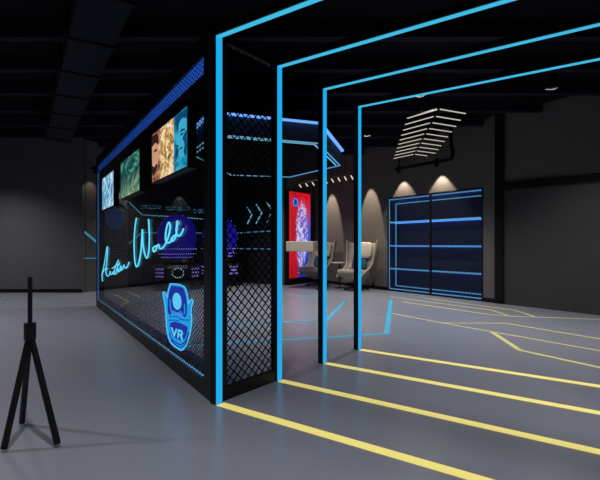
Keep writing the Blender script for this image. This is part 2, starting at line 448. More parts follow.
for (xa, xb), (rt, rb), fn, _, lab in SCREENS:
    off = .05
    ub = GLASS.uz(xa, HY, off)[0]; ua = GLASS.uz(xb, HY, off)[0]
    zt, zb = H+rt*kz*.985, H+rb*kz*.985
    s = thing('display_screen', lab, 'screen', GLASS.at((ua+ub)/2, zb, off), 'lit picture screens on the glass wall')
    obj('bezel', gbox(ua-.012, ub+.012, zb-.012, zt+.012, -.02, off-.002), M['black'], s)
    q = MB().quad(GLASS.at(ub, zb, off), GLASS.at(ua, zb, off), GLASS.at(ua, zt, off), GLASS.at(ub, zt, off))
    obj('picture', q, ramp_mat('lit_picture', fn, 1.0), s)
    if fn is pic3:
        W_ = ub-ua; Hh = zt-zb
        P = lambda a, b, o: GLASS.at(ub-a*W_, zb+b*Hh, off+o)
        def blob(name, pts, m, o): obj(name, MB().prism([P(a, b, o) for a, b in catmull(pts+[pts[0]], 4)[:-1]], GLASS.n*.001), m, s)
        hair = mat('dark_brown_print', (30, 20, 18), .6, emit=(44, 28, 24), es=1); 
        skin = mat('skin_print', (0, 0, 0), .6, emit=(205, 150, 118), es=1)
        sh = mat('blue_print', (0, 0, 0), .6, emit=(8, 70, 112), es=1); lt = mat('light_blue_print', (0, 0, 0), .6, emit=(60, 168, 200), es=1)
        blob('print_face', [(.0, .75), (.12, .78), (.2, .7), (.22, .55), (.25, .47), (.2, .4), (.2, .3), (.13, .2), (.02, .25)], skin, .001)
        blob('print_hair', [(.0, .98), (.18, .95), (.23, .8), (.2, .72), (.12, .79), (.0, .76)], hair, .002)
        blob('print_brow', [(.06, .62), (.12, .65), (.18, .63), (.17, .6), (.1, .6)], hair, .0022)
        blob('print_beard', [(.03, .12), (.12, .16), (.2, .3), (.15, .33), (.08, .3), (.0, .34)], hair, .002)
        blob('print_face', [(.82, .9), (.97, .9), (.99, .55), (.95, .22), (.85, .2), (.8, .27), (.81, .34), (.79, .38), (.80, .44), (.74, .48), (.79, .62)], lt, .001)
        blob('print_shadow', [(.81, .64), (.88, .68), (.95, .65), (.96, .62), (.88, .64)], sh, .002)
        blob('print_shadow', [(.84, .59), (.89, .61), (.93, .585), (.88, .57)], sh, .002)
        blob('print_shadow', [(.81, .355), (.87, .372), (.91, .35), (.86, .338)], sh, .002)
        blob('print_shadow', [(.90, .5), (.99, .6), (.99, .2), (.93, .26), (.95, .4)], sh, .0015)
        blob('print_shadow', [(.72, .95), (.99, .98), (.99, .82), (.9, .86), (.82, .82), (.78, .7)], sh, .002)

# neon script
def script(name, strokes, ox, oy, sc, r, parent, m, off=.006):
    mb = MB()
    for st in strokes:
        pts = [GLASS.hit(ox+a/sc, oy+b/sc, off) for a, b in catmull(st, 5)]
        mb.tube(pts, r, 6)
    return obj(name, mb, m, parent, smooth=True)
neon = thing('neon_sign', 'cyan neon script reading Another World on the glass wall', 'neon sign', GLASS.hit(140, 245, .012))
nm_ = led('neon_cyan', (92, 208, 242), 1.15)
script('word_another', [
    [(40,470),(34,400),(55,300),(78,170),(92,78),(97,120),(88,260),(78,350),(86,402),(104,412),(120,392),(128,358),(133,385),(148,392),(162,365),(168,388)],
    [(32,392),(60,340),(100,328)],
    [(222,230),(196,285),(172,365),(184,392),(206,352)], [(150,325),(195,290),(236,276)],
    [(232,258),(208,325),(196,374),(212,336),(224,338),(220,366),(240,346),(258,314),(250,298),(240,322),(252,346),(276,322),(284,284),(292,310),(312,320),(330,292),(342,252)],
], 99, 240, 11.43, .0072, neon, nm_)
script('word_world', [
    [(67,50),(55,130),(49,250),(52,360),(60,420),(72,437),(88,400),(105,300),(115,140),(119,250),(135,340),(152,368),(165,320),(171,200),(165,58)],
    [(225,272),(206,280),(199,300),(208,318),(226,296),(230,272),(246,262),(250,284),(264,294),(282,280),(302,250),(328,180),(338,112),(325,84),(308,130),(300,200),(310,244),(336,240),(356,212)],
    [(382,180),(362,196),(346,222),(360,230),(384,188),(396,70),(386,140),(392,182),(412,190),(430,166),(443,136)],
], 128, 212, 8.0, .0082, neon, nm_)

# VR emblem
emb = thing('emblem_sign', 'glowing blue emblem sign with letters VR low on the glass wall', 'sign', GLASS.hit(178, 350, .01))
E1, E2 = led('emblem_cyan', (26, 150, 224), 1.0), led('emblem_navy', (22, 44, 150), 1.0)
E3, E4 = led('emblem_light', (90, 200, 240), 1.0), led('emblem_violet', (90, 80, 200), 1.0)
EX = lambda a, b, o: GLASS.hit(160+a/6.857, 282+b/6.857, o)
def epoly(name, pts, m, o, sm=0, th=.004):
    if sm: pts = catmull(list(pts)+[pts[0]], sm)[:-1]
    return obj(name, MB().prism([EX(a, b, o) for a, b in pts], GLASS.n*th), m, emb)
def eline(name, pts, m, o, r=.006, sm=4, closed=False):
    q = catmull(list(pts)+([pts[0]] if closed else []), sm)
    if closed: q = q[:-1]
    return obj(name, MB().tube([EX(a, b, o) for a, b in q], r, 6, closed=closed), m, emb)
OUT = [(72,12),(112,14),(150,24),(176,46),(190,105),(194,148),(205,128),(218,120),(226,130),(218,165),(212,200),(218,255),(212,315),(200,378),(180,432),(152,468),(125,458),(82,425),(60,380),(46,300),(40,200),(32,140),(22,72),(38,78),(52,106),(58,60)]
epoly('backing', OUT, E1, .0, 3, .01)
eline('outline', OUT, E3, .012, .004, 3, True)
epoly('shield', [(80,26),(146,34),(166,56),(182,118),(184,200),(176,240),(160,232),(148,196),(120,210),(92,192),(70,226),(56,200),(58,110),(66,60)], E2, .011, 2)
epoly('egg_mark', [(118+29*math.cos(a)+4*math.sin(a), 132+58*math.sin(a)) for a in [2*PI*i/20 for i in range(20)]], E3, .0155)
epoly('dot', [(100+7*math.cos(a), 206+9*math.sin(a)) for a in [2*PI*i/10 for i in range(10)]], E4, .0155)
epoly('dot', [(140+9*math.cos(a), 208+10*math.sin(a)) for a in [2*PI*i/10 for i in range(10)]], E4, .0155)
for pts in ([(70,120),(74,180),(84,208)], [(168,150),(170,195),(166,222)]): eline('bar_mark', pts, E1, .016, .006)
for pts in ([(66,240),(110,236),(150,258),(200,262)], [(60,262),(105,262),(130,268)]): eline('bar_mark', pts, E2, .012, .004)
epoly('badge', [(70,284),(108,272),(184,304),(188,330),(172,388),(142,398),(95,374),(76,334)], E2, .011, 2)
def strokes(name, segs, wd, m, o):
    mb = MB()
    for (a, b), (c, d) in segs: mb.bar(EX(a, b, o), EX(c, d, o), .005, wd, up=GLASS.d if abs(a-c) < abs(b-d) else (0,0,1))
    return obj(name, mb, m, emb)
def letter(name, pts, m, o, r):
    return obj(name, MB().tube([EX(a, b, o) for a, b in pts], r, 6), m, emb)
letter('letter_v', [(80,314),(98,368),(114,324)], E3, .018, .0085)
letter('letter_r', [(124,382),(128,330),(150,340),(154,354),(146,364),(128,358),(142,366),(154,396)], E3, .018, .0085)
eline('stripe', [(66,350),(78,388),(104,412),(138,428),(164,418),(184,390),(196,345)], E2, .012, .006)
eline('stripe', [(74,398),(104,428),(140,446),(168,432),(188,400)], E2, .012, .005)

# ------------------------------------------------------------------ floor lines
def floor_line(pts, wdt, m, label, group, ext=None, name='floor_line', cat='floor line'):
    P = [on_floor(*p) for p in pts]
    if ext: P.append(P[-1]+(P[-1]-P[-2]).normalized()*ext)
    mb = MB(); h = .003
    n = len(P); L, Rr = [], []
    for i in range(n):
        if i == 0: d = (P[1]-P[0]).normalized(); k = 1
        elif i == n-1: d = (P[-1]-P[-2]).normalized(); k = 1
        else:
            d1, d2 = (P[i]-P[i-1]).normalized(), (P[i+1]-P[i]).normalized(); d = (d1+d2).normalized(); k = 1/max(.4, d.dot(d1))
        s = V((d.y, -d.x, 0))*(wdt/2*k); L.append(P[i]-s); Rr.append(P[i]+s)
    for i in range(n-1): mb.prism([L[i], L[i+1], Rr[i+1], Rr[i]], (0,0,h))
    return tag(obj(name, mb, m), label, cat, group)
YG, CG = 'thin yellow floor lines by the shelving', 'cyan floor lines'
floor_line([(390.8,313.3),(442.3,323),(492,331.9),(547.7,341.7)], .034, M['floor_yd'], 'long thin yellow line crossing the floor, with two branches leaving it', YG, 3)
floor_line([(443.5,323.1),(506,323.3),(547.7,330.3)], .034, M['floor_yd'], 'thin yellow branch leaving the long line to run level, then bend away', YG, 3)
floor_line([(492,332.2),(520,350.4),(547.7,356.4)], .055, M['floor_yd'], 'thick slanting yellow branch on the near side of the long thin line', YG, 3)
floor_line([(402.7,301.9),(485,314),(509,316.2),(547.7,317.6)], .034, M['floor_yd'], 'thin yellow line starting below the middle of the lit shelving', YG, 3)
floor_line([(391,297),(492,310.2),(508,315.6)], .034, M['floor_yd'], 'short bent yellow line starting at the left foot of the lit shelving', YG)
floor_line([(425,298.3),(514.5,310.2),(534.4,316.6)], .034, M['floor_yd'], 'thin bent yellow line ending farthest right, nearest the lit shelving', YG)
floor_line([(112,293),(129,302),(115.5,309)], .034, M['floor_yd'], 'bent yellow floor line seen through the glass below the script', YG)
floor_line([(126,291.5),(141,297.3)], .034, M['floor_yd'], 'short straight yellow floor line seen through the glass', YG)
floor_line([(184,346.5),(227,343.5),(362,335.4),(386.5,333.7),(391,300)], .07, M['floor_c'], 'long cyan floor line turning sharply towards the lit shelving', CG)
floor_line([(205,326.5),(227,325),(327.5,319.6),(344.5,301.5)], .06, M['floor_c'], 'cyan floor line turning towards the armchairs, behind the second portal', CG)
floor_line([(262,292.5),(284,293.6),(322,298.5)], .04, M['floor_c'], 'faint cyan floor line in front of the red and blue lightbox', CG)

# ------------------------------------------------------------------ hanging hexagonal canopy
ZU, ZF = 2.40, 2.655
HEX = [on_level(212,133.5,ZU), on_level(319,142.6,ZU), on_level(341,165.2,ZU), on_level(290,177,ZU), on_level(231,175,ZU), on_level(189,153,ZU)]
cen = sum(HEX, V())/6
can = thing('hanging_canopy', 'dark hexagonal canopy with blue edge lights hanging over the game area', 'canopy', V((cen.x, cen.y, ZU)))
dark = mat('dark_canopy', (60, 68, 88), .6, spec=.3)
def inset(k, dz=0): return [cen+(p-cen)*k+V((0,0,dz)) for p in HEX]
obj('underside', MB().prism(inset(.995), (0,0,.03)), mat('black_underside', (4, 4, 5), .9, spec=.05), can)
ring = MB(); o1, i1 = HEX, inset(.94)
for i in range(6):
    j = (i+1) % 6
    ring.prism([o1[i], o1[j], i1[j], i1[i]], (0,0,ZF-ZU))
obj('fascia', ring, dark, can)
up = inset(1.02, ZF-ZU-.014)
for i in range(6):
    j = (i+1) % 6
    obj('edge_light', MB().bar(up[i], up[j], .05, .02), M['edge'], can)
lo = inset(.985, -.006); l2 = inset(.93, -.006)
for i in range(6):
    j = (i+1) % 6
    obj('underside_light', MB().bar(lo[i], lo[j], .018, .012), M['blue'] if i in (1, 2) else M['ice'], can)
    if i in (0, 1, 5): obj('underside_light', MB().bar(l2[i], l2[j], .014, .012), M['ice'] if i != 1 else M['blue_hot'], can)
for i in range(6):
    p = inset(.9)[i]
    obj('hanger', MB().tube([V((p.x,p.y,ZF-.03)), V((p.x,p.y,ZC-.0))], .012, 8), M['matt'], can)

# ------------------------------------------------------------------ game pods
def make_pod():
    t = thing('game_pod', '', 'game pod')
    prof = [(.0,.0),(.58,.0),(.62,.03),(.62,.52),(.56,.6),(.0,.6)]
    obj('base', MB().lathe(prof, n=8, a0=PI/8, a1=2*PI+PI/8), M['black'], t, local=True)
    obj('collar', MB().lathe([(.0,.6),(.34,.6),(.4,.66),(.36,.74),(.0,.74)], n=24), M['black'], t, local=True)
    # egg: back half shell and the glowing front hood
    egg = [(.47*math.sin(a)*(1+.12*math.cos(a)*-1), 1.24-.58*math.cos(a)) for a in [PI*i/20 for i in range(21)]]
    obj('shell', MB().lathe([(r*1.02, z) for r, z in egg], n=20, a0=.12*PI, a1=.88*PI, sx=1, sy=1), M['shell'], t, local=True, smooth=True)
    obj('hood', MB().lathe(egg, n=36), mat('deep_blue_hood', (12, 10, 90), .3, emit=(20, 11, 124), es=1.0), t, local=True, smooth=True)
    for sgn in (.12, .88):
        a = PI*sgn
        for i in range(2, 19, 2):
            r, z = egg[i]; c = V((r*1.02*math.cos(a), r*1.02*math.sin(a), z))
            obj('rim_light', MB().sq(c, .014, .014, .022, 1, 8, 6), M['pale'], t, local=True)
    # rows of small lights around the hood's foot
    for z, r in ((.98, .482), (.86, .43), (.78, .368)):
        obj('ring_light', MB().tube([((r+.008)*math.cos(a), (r+.008)*math.sin(a), z) for a in [PI+PI*(k+.5)/24 for k in range(24)]], .012, 6), M['violet'], t, local=True)
    # marks on the base facets: two blocks of squares and a ring
    ap = .62*math.cos(PI/8)+.004
    for k, kind in ((-3, 'sq'), (-2, 'ring'), (-1, 'sq')):
        a = PI*k/4; n_ = V((math.cos(a), math.sin(a), 0)); d_ = V((-math.sin(a), math.cos(a), 0)); c = n_*ap+V((0,0,.42))
        mb = MB()
        if kind == 'ring':
            mb.tube([c+d_*.13*math.cos(b)+V((0,0,.11*math.sin(b))) for b in [2*PI*i/20 for i in range(20)]], .012, 6, closed=True)
            obj('ring_light', mb, M['pale'], t, local=True)
        else:
            for j in range(3):
                obj('bar_light', MB().obox(c+V((0,0,(j-1)*.085)), d_*.13, n_*.004, V((0,0,.02))), M['violet'], t, local=True)
    return t
pod = make_pod()
PODS = [((177, 0), 11.3, 'blue domed game pod with black base, left one, seen through the glass wall'),
        ((220, 0), 12.4, 'blue domed game pod with black base, right one, half hidden behind the corner post')]
for i, ((px, _), Y, lab) in enumerate(PODS):
    p = pod if i == 0 else copy_tree(pod)
    p.location = ((px-CX)/F*Y, Y, 0); p.rotation_euler = (0, 0, .3 if i == 0 else .05)
    tag(p, lab, 'game pod', 'game pods')

# ------------------------------------------------------------------ wall lights in the game area
def wall_strip(pl, pts, r, m, label, group=None, name='wall_light_strip', cat='wall light', off=.012):
    P = [pl.hit(x, y, off) for x, y in pts]
    mb = MB()
    for a, b in zip(P, P[1:]): mb.bar(a, b, .022, r, up=pl.n.cross(b-a))
    return tag(obj(name, mb, m), label, cat, group)
WG = 'light strips on the game area walls'
for i, (pts, lab) in enumerate([([(266.5,202.3),(273,211),(266.3,222.5)], 'nearest the portal post'), ([(256.3,204.5),(261.8,213),(256,223.5)], 'in the middle of three'), ([(247.2,207),(252,214.5),(247,224.5)], 'farthest left of three')]):
    wall_strip(CHEV, pts, .022, M['ice'], f'pale blue arrow-shaped wall light behind the mesh, {lab}', 'arrow wall lights', 'chevron_light')
wall_strip(CHEV, [(229,221),(235,233.2),(273.5,230.8)], .024, M['dimcyan'], 'dashed blue wall light strip just below the three arrows', WG)
wall_strip(CHEV, [(233,248.6),(273.5,249)], .024, M['dimcyan'], 'lower level blue wall light strip behind the mesh', WG)
wall_strip(PODW, [(129.5,202.5),(142,214.8),(155,215.6),(206,219.2)], .03, M['ice'], 'upper bent blue wall light strip above the left game pod', WG)
wall_strip(RECW, [(116,203.4),(122,203.4),(127.6,208.8)], .03, M['dimcyan'], 'short bent light strip on the recessed wall left of the script', WG)
wall_strip(PODW, [(129,243.8),(141.5,232.7),(162,232.7)], .024, M['ice'], 'thin bent light strip behind the word World', WG)
wall_strip(PODW, [(193,233),(206,233)], .024, M['ice'], 'short level light strip between the two game pods', WG)
wall_strip(RECW, [(84,231.5),(99,244)], .05, M['dimcyan'], 'slanting cyan light strip left of the glass wall', WG)
wall_strip(RECW, [(84.5,258.3),(98,258.3)], .025, M['dimcyan'], 'dim level light strip on the recessed wall left of the glass wall', WG)
# a frieze of small light marks (unreadable in the photograph) on the pod wall
for x0, x1, y, lab in ((141, 160, 207.6, 'left'), (166, 189, 209.3, 'middle'), (194, 206, 211.5, 'right')):
    mb = MB(); x = x0
    while x < x1:
        for k in range(2):
            a = PODW.hit(x, y-2.2+k*2.4, .01); b = PODW.hit(x+random.choice((.9, 1.5)), y-1.2+k*2.4+random.choice((-1, 0, 1))*.6, .01)
            mb.bar(a, b, .014, .022, up=PODW.n.cross(b-a))
        x += random.choice((1.6, 2.1, 2.6))
    tag(obj('light_frieze', mb, M['dimcyan']), f'{lab} block of tiny blue light marks high on the pod wall', 'wall light', 'blocks of light marks')
# dim round blue wall panel and slotted grille on the recessed wall
pn = thing('wall_panel', 'dim round blue dotted emblem panel left behind the glass', 'wall panel', RECW.hit(115, 220, .0))
c = RECW.hit(114.5, 219, .012); zz = V((0,0,1))
disc = [c+RECW.d*(.27*math.cos(a))+zz*(.27*math.sin(a)) for a in [2*PI*i/28 for i in range(28)]]
obj('disc', MB().prism(disc, -RECW.n*.012), mat('dim_blue_disc', (14, 26, 54), .5, emit=(16, 40, 80), es=.9), pn)
mb = MB()
for rr, n in ((.08, 6), (.13, 12), (.18, 18), (.24, 26)):
    for i in range(n):
        a = 2*PI*i/n
        if rr == .18 and i % 3 == 0: continue
        mb.obox(c+RECW.d*(rr*math.cos(a))+zz*(rr*math.sin(a))+RECW.n*.004, RECW.d*.012, RECW.n*.004, zz*.012)
obj('dot_lights', mb, led('dim_blue_dot', (40, 86, 140), 1.5), pn)
gr = thing('wall_grille', 'small grey slotted grille below the round blue panel', 'grille', RECW.hit(115, 250, 0))
a0 = RECW.hit(105.5, 241, 0); a1 = RECW.hit(126, 241, 0); du = (a1-a0).length
obj('frame', MB().obox((a0+a1)/2+RECW.n*.01, RECW.d*(du/2), RECW.n*.01, zz*.22), M['black'], gr)
mb = MB()
for i in range(7): mb.obox((a0+a1)/2+RECW.n*.024+zz*(-.18+.06*i), RECW.d*(du/2-.02), RECW.n*.004, zz*.014)
obj('slats', mb, mat('grey_slat', (110, 106, 116), .5), gr)

# ------------------------------------------------------------------ lightbox with red and blue picture
def picbox(nt, u, v, uv):
    red = N_ramp(nt, N_noise(nt, uv, 3, 3, .5), [(.3, (150, 6, 18)), (.6, (206, 18, 34)), (.8, (225, 60, 70))])
    col = N_ramp(nt, v, [(.12, (22, 40, 150)), (.35, (40, 76, 196)), (.6, (96, 84, 190)), (.82, (196, 40, 80)), (.95, (205, 16, 30))])
    left = N_ramp(nt, u, [(.36, (0,0,0)), (.44, (255,255,255))])
    base = N_mix(nt, left, red, col)
    pale = N_ramp(nt, N_noise(nt, uv, 5, 6, 1.5, (1.3, 2.6, 1)), [(.36, (96, 70, 170)), (.47, (160, 140, 215)), (.55, (205, 205, 242)), (.68, (245, 245, 255))])
    # soft upright pale shape printed in the middle, standing in for the figure
    du_ = N_math(nt, 'SUBTRACT', u, N_math(nt, 'ADD', .56, N_math(nt, 'MULTIPLY', N_math(nt, 'SUBTRACT', v, .2), .05)))
    dv_ = N_math(nt, 'SUBTRACT', v, .50)
    e = N_math(nt, 'ADD', N_math(nt, 'POWER', N_math(nt, 'ABSOLUTE', N_math(nt, 'DIVIDE', du_, .30), 0), 2), N_math(nt, 'POWER', N_math(nt, 'ABSOLUTE', N_math(nt, 'DIVIDE', dv_, .42), 0), 2))
    ee = N_math(nt, 'ADD', e, N_math(nt, 'SUBTRACT', N_noise(nt, uv, 7, 5, 1, (1, 2.5, 1), (3, 1, 0)), .5))
    ee2 = N_math(nt, 'ADD', ee, N_math(nt, 'SUBTRACT', N_noise(nt, uv, 16, 4, 1, (1, 3, 1), (1, 4, 0)), .5))
    msk = N_ramp(nt, ee2, [(.6, (235,235,235)), (1.1, (0,0,0))])
    return N_mix(nt, msk, base, pale)
lb = thing('lightbox', 'tall red and blue lightbox poster beside the armchairs', 'lightbox', POST.hit(300, 278, .0))
oo = .10
ul, zt_ = POST.uz(289.3, 191, oo); ur, _ = POST.uz(310.4, 191.5, oo); zb_ = POST.uz(289.3, 278.4, oo)[1]
obj('case', MB().obox(POST.at((ul+ur)/2, (zt_+zb_)/2, .048), POST.d*((ur-ul)/2+.02), POST.n*.048, zz*((zt_-zb_)/2+.02)), M['black'], lb)
obj('picture', MB().quad(POST.at(ul, zb_, oo), POST.at(ur, zb_, oo), POST.at(ur, zt_, oo), POST.at(ul, zt_, oo)), ramp_mat('lightbox_print', picbox, 1.0), lb)
c = POST.at(ul+(ur-ul)*.27, zt_-.28, oo+.003)
obj('round_mark', MB().prism([c+POST.d*(.13*math.cos(a))+zz*(.13*math.sin(a)) for a in [2*PI*i/24 for i in range(24)]], POST.n*.003), led('mark_blue', (24, 60, 170), 1), lb)
obj('mark_ring', MB().tube([c+POST.n*.005+POST.d*(.10*math.cos(a))+zz*(.10*math.sin(a)) for a in [2*PI*i/24 for i in range(24)]], .009, 6, closed=True), led('mark_pale', (130, 170, 225), 1), lb)
obj('plinth', MB().obox(POST.at((ul+ur)/2, (zb_-.02)/2, .06), POST.d*((ur-ul)/2), POST.n*.06, zz*((zb_-.02)/2)), M['matt'], lb)

# ------------------------------------------------------------------ wing armchairs
def make_chair():
    t = thing('wing_chair', '', 'armchair')
    # one-piece shell: back and wings, wrapping forward
    mb = MB(); nv, nt_ = 12, 22; vs = []
    for i in range(nv+1):
        v = i/nv
        z = .34+.80*v; wv = .30+.125*v**.8; y0 = .22+.17*v; q = max(0, 1-v/.38); f = .50*q*q*(3-2*q)+.17
        for k in range(nt_+1):
            u = -1+2*k/nt_; a = u*PI/2
            x = wv*math.copysign(abs(math.sin(a))**.75, u)
            y = y0 - f*(1-abs(math.cos(a))**.7)
            vs.append((x, y, z+(.10*abs(u)**3-.02)*v - .05*(1-v)*abs(u)**3))
    m_ = nt_+1
    mb.add(vs, [(i*m_+k, i*m_+k+1, (i+1)*m_+k+1, (i+1)*m_+k) for i in range(nv) for k in range(nt_)])
    obj('shell', mb, M['leather'], t, local=True, smooth=True, mods=(('thick', 'SOLIDIFY', {'thickness': .045, 'offset': 0}), ('round', 'SUBSURF', {'levels': 1, 'render_levels': 1})))
    def lift(q): return V((q.x*(1-.12*max(0, q.y/.38)), q.y, q.z + (.05*max(0, -q.y/.36)**2)))
    obj('seat', MB().sq((0, -.09, .40), .315, .38, .085, .45, 28, 14, lift), M['leather'], t, local=True, smooth=True)
    def bowl(q): k = 1-.45*max(0, -q.z/.13); return V((q.x*k, q.y*k, q.z + (.06*max(0, -q.y/.36)**2)))
    obj('underseat', MB().sq((0, -.07, .32), .30, .36, .13, .6, 28, 14, bowl), M['leather'], t, local=True, smooth=True)
    obj('back_cushion', MB().sq((0, .27, .95), .27, .055, .2, .45, 24, 12, lambda q: V((q.x, q.y+q.z*.2, q.z))), M['leather2'], t, local=True, smooth=True)
    obj('column', MB().lathe([(.035,.05),(.035,.2),(.07,.23),(.0,.23)], n=16), M['black'], t, local=True, smooth=True)
    for k in range(4):
        a = PI/4+k*PI/2
        obj('leg', MB().tube([(0,0,.07), (.16*math.cos(a), .16*math.sin(a), .055), (.31*math.cos(a), .31*math.sin(a), .018)], [.024, .022, .016], 8), M['black'], t, local=True, smooth=True)
    return t
ch = make_chair()
face = math.atan2(BACK.n.y, BACK.n.x)+PI/2       # local -Y looks along the wall's normal
CH = [(V((1.345, 10.95, 0)), face+.3, 'greige leather wing armchair nearer the lit shelving, right of the small table'),
      (V((.45, 12.1, 0)), face+.3, 'greige leather wing armchair beside the lightbox, left of the small table')]
cush_labels = ['teal cushion in the armchair nearer the lit shelving', 'teal cushion in the armchair beside the lightbox']
for i, (p, rz, lab) in enumerate(CH):
    c_ = ch if i == 0 else copy_tree(ch)
    c_.location = p; c_.rotation_euler = (0,0,rz); tag(c_, lab, 'armchair', 'wing armchairs')
    mw = Matrix.Translation(p) @ Matrix.Rotation(rz, 4, 'Z')
    cu = MB().sq((0,0,0), .205, .055, .135, .6, 24, 12, lambda q: V((q.x, q.y*(1-.35*(abs(q.x)/.205)**3), q.z)))
    o = obj('cushion', cu, M['teal'], smooth=True); tag(o, cush_labels[i], 'cushion', 'teal cushions')
    o.matrix_world = mw @ Matrix.Translation((.0, .13, .62)) @ Matrix.Rotation(-.25, 4, 'X')
# small table
tb = thing('side_table', 'small round pale side table between the two armchairs', 'side table', (1.0, 11.52, 0))
obj('tabletop', MB().lathe([(0,.615),(.2,.615),(.215,.63),(.21,.645),(0,.645)], c=(1.0,11.52,0), n=32), M['tabletop'], tb, smooth=False)
obj('stem', MB().lathe([(.018,.02),(.018,.617)], c=(1.0,11.52,0), n=12), M['black'], tb, smooth=True)
obj('foot', MB().lathe([(0,0),(.15,0),(.15,.012),(.03,.025),(0,.025)], c=(1.0,11.52,0), n=28), M['black'], tb)
# boxy beige lamp whose post stands behind a portal leg
Yl = 11.0
lp = thing('floor_lamp', 'box-shaped beige lampshade on a black post in front of the lightbox', 'floor lamp', ((321.7-CX)/F*Yl, Yl, 0))
pb = world_loc(lp)
cs, sn = math.cos(.42), math.sin(.42)
la, lbv = V((cs, sn*.9, 0)).normalized(), V((sn*.9, -cs, 0)).normalized()
A_ = V(((285.9-CX)/F*(Yl+.22), Yl+.22, 0)); Bx = V(((313.2-CX)/F*(Yl-.08), Yl-.08, 0))
la = (Bx-A_).normalized(); ln = (Bx-A_).length; nb = V((-la.y, la.x, 0)); dep = .42
cc = (A_+Bx)/2+nb*(dep/2)
zb1, zt1 = H-(251.6-HY)/F*Yl, H+(HY-241.3)/F*Yl
obj('shade', MB().obox(cc+zz*((zb1+zt1)/2), la*(ln/2), nb*(dep/2), zz*((zt1-zb1)/2)), M['shade'], lp, mods=(('soft', 'BEVEL', {'width': .012, 'segments': 2}),))
obj('post', MB().tube([pb+zz*.02, pb+zz*(zb1+.1)], .014, 10), M['black'], lp, smooth=True)
obj('arm', MB().bar(pb+zz*(zb1+.1), cc+zz*(zb1+.1), .02, .02), M['black'], lp)
obj('foot', MB().lathe([(0,0),(.13,0),(.13,.015),(.03,.03),(0,.03)], c=pb, n=28), M['black'], lp)

# ------------------------------------------------------------------ lit shelving in the back wall niche
DEP = .27
cab = thing('display_shelving', 'wide recessed blue lit shelving with two mesh doors in the grey wall', 'shelving', BACK.at((un0+un1)/2, 0))
def cb(u0, u1, z0, z1, o0, o1): return MB().obox(BACK.at((u0+u1)/2, (z0+z1)/2, (o0+o1)/2), BACK.d*((u1-u0)/2), BACK.n*((o1-o0)/2), zz*((z1-z0)/2))
obj('back_panel', cb(un0, un1, 0, NZ, -DEP-.03, -DEP), M['niche'], cab)
obj('side_panel', cb(un0-.02, un0, 0, NZ, -DEP, 0), M['niche'], cab); obj('side_panel', cb(un1, un1+.02, 0, NZ, -DEP, 0), M['niche'], cab)
obj('top_panel', cb(un0, un1, NZ-.02, NZ, -DEP, 0), M['black'], cab); obj('bottom_panel', cb(un0, un1, 0, .03, -DEP, 0), M['black'], cab)
zsh = [BACK.uz(388.5, y)[1] for y in (222.6, 245.8, 268.5)]
for i, z in enumerate(zsh):
    obj('shelf', cb(un0, un1, z-.012, z+.012, -DEP, -.05), M['niche'], cab)
    lt = obj('shelf_light', cb(un0+.02, un1-.02, z-.016, z+.016, -.05, -.038), M['blue_hot'] if i == 0 else M['blue'], cab)
    obj('under_light', cb(un0+.02, un1-.02, z-.02, z-.012, -DEP+.02, -DEP+.05), led('shelf_glow', (60, 120, 225), 4.2) if i == 0 else bpy.data.materials['shelf_glow'], cab)
obj('under_light', cb(un0+.02, un1-.02, NZ-.028, NZ-.02, -DEP+.02, -DEP+.05), bpy.data.materials['shelf_glow'], cab)
e = .022
for (a, b, z0, z1) in ((un0+.012, un0+.012+e, .05, NZ-.03), (un1-.012-e, un1-.012, .05, NZ-.03)):
    obj('edge_light', cb(a, b, z0, z1, -.04, -.028), M['blue'], cab)
for z in (.05, NZ-.05): obj('edge_light', cb(un0+.034, un1-.034, z-.012, z+.012, -.04, -.028), M['blue'], cab)
# inner outline on the back of the niche
for z in (.10, NZ-.13): obj('inner_light', cb(un0+.03, un1-.03, z-.01, z+.01, -DEP, -DEP+.01), M['blue'], cab)
obj('inner_light', cb(un0+.004, un0+.024, .1, NZ-.13, -DEP, -DEP+.012), M['blue'], cab)
um = (un0+un1)/2 - .0
um = BACK.uz(430.3, 245)[0]
dw = mat('door_wire', (16, 26, 60), .6)
for a, b in ((un0, um), (um, un1)):
    d = obj('door', cb(a, a+.024, 0, NZ, -.022, .004), M['black'], cab)
    fr_ = MB()
    for q in (cb(b-.024, b, 0, NZ, -.022, .004), cb(a+.024, b-.024, 0, .03, -.022, .004), cb(a+.024, b-.024, NZ-.024, NZ, -.022, .004)):
        fr_.add(q.v, q.f)
    obj('frame', fr_, M['black'], d)
    obj('wire_mesh', diamonds(MB(), a+.024, b-.024, .03, NZ-.024, .075, .05, .005, lambda u, z: BACK.at(u, z, -.014), .004), dw, d)

# ------------------------------------------------------------------ ceiling lamps: chevrons of slim tubes
def tube_lamp(apex, l, r, z, name, label, group):
    t = thing(name, label, 'ceiling light', V((apex.x, apex.y, z)), group)
    for e_ in (l, r):
        d = (e_-apex).normalized(); a = apex+d*.03
        obj('tube', MB().bar(a, e_, .02, .011), M['white'], t)
        obj('housing', MB().bar(a+zz*.012, e_+zz*.012, .022, .013), M['matt'], t)
        mid = (a+e_)/2
        obj('hanger', MB().tube([mid+zz*.018, V((mid.x, mid.y, ZC))], .0015, 6), M['matt'], t)
    return t
zl = 3.0
fa, fl_, fr2 = on_level(438.7, 109, zl), on_level(407.3, 118.3, zl), on_level(465.5, 113.6, zl)
ba, bl_, br2 = on_level(414.2, 154.2, zl), on_level(393.7, 158.5, zl), on_level(433, 156.6, zl)
nth = ['nearest', 'second nearest', 'third nearest', 'fourth nearest', 'fifth nearest', 'sixth nearest', 'seventh nearest', 'third farthest', 'second farthest', 'farthest']
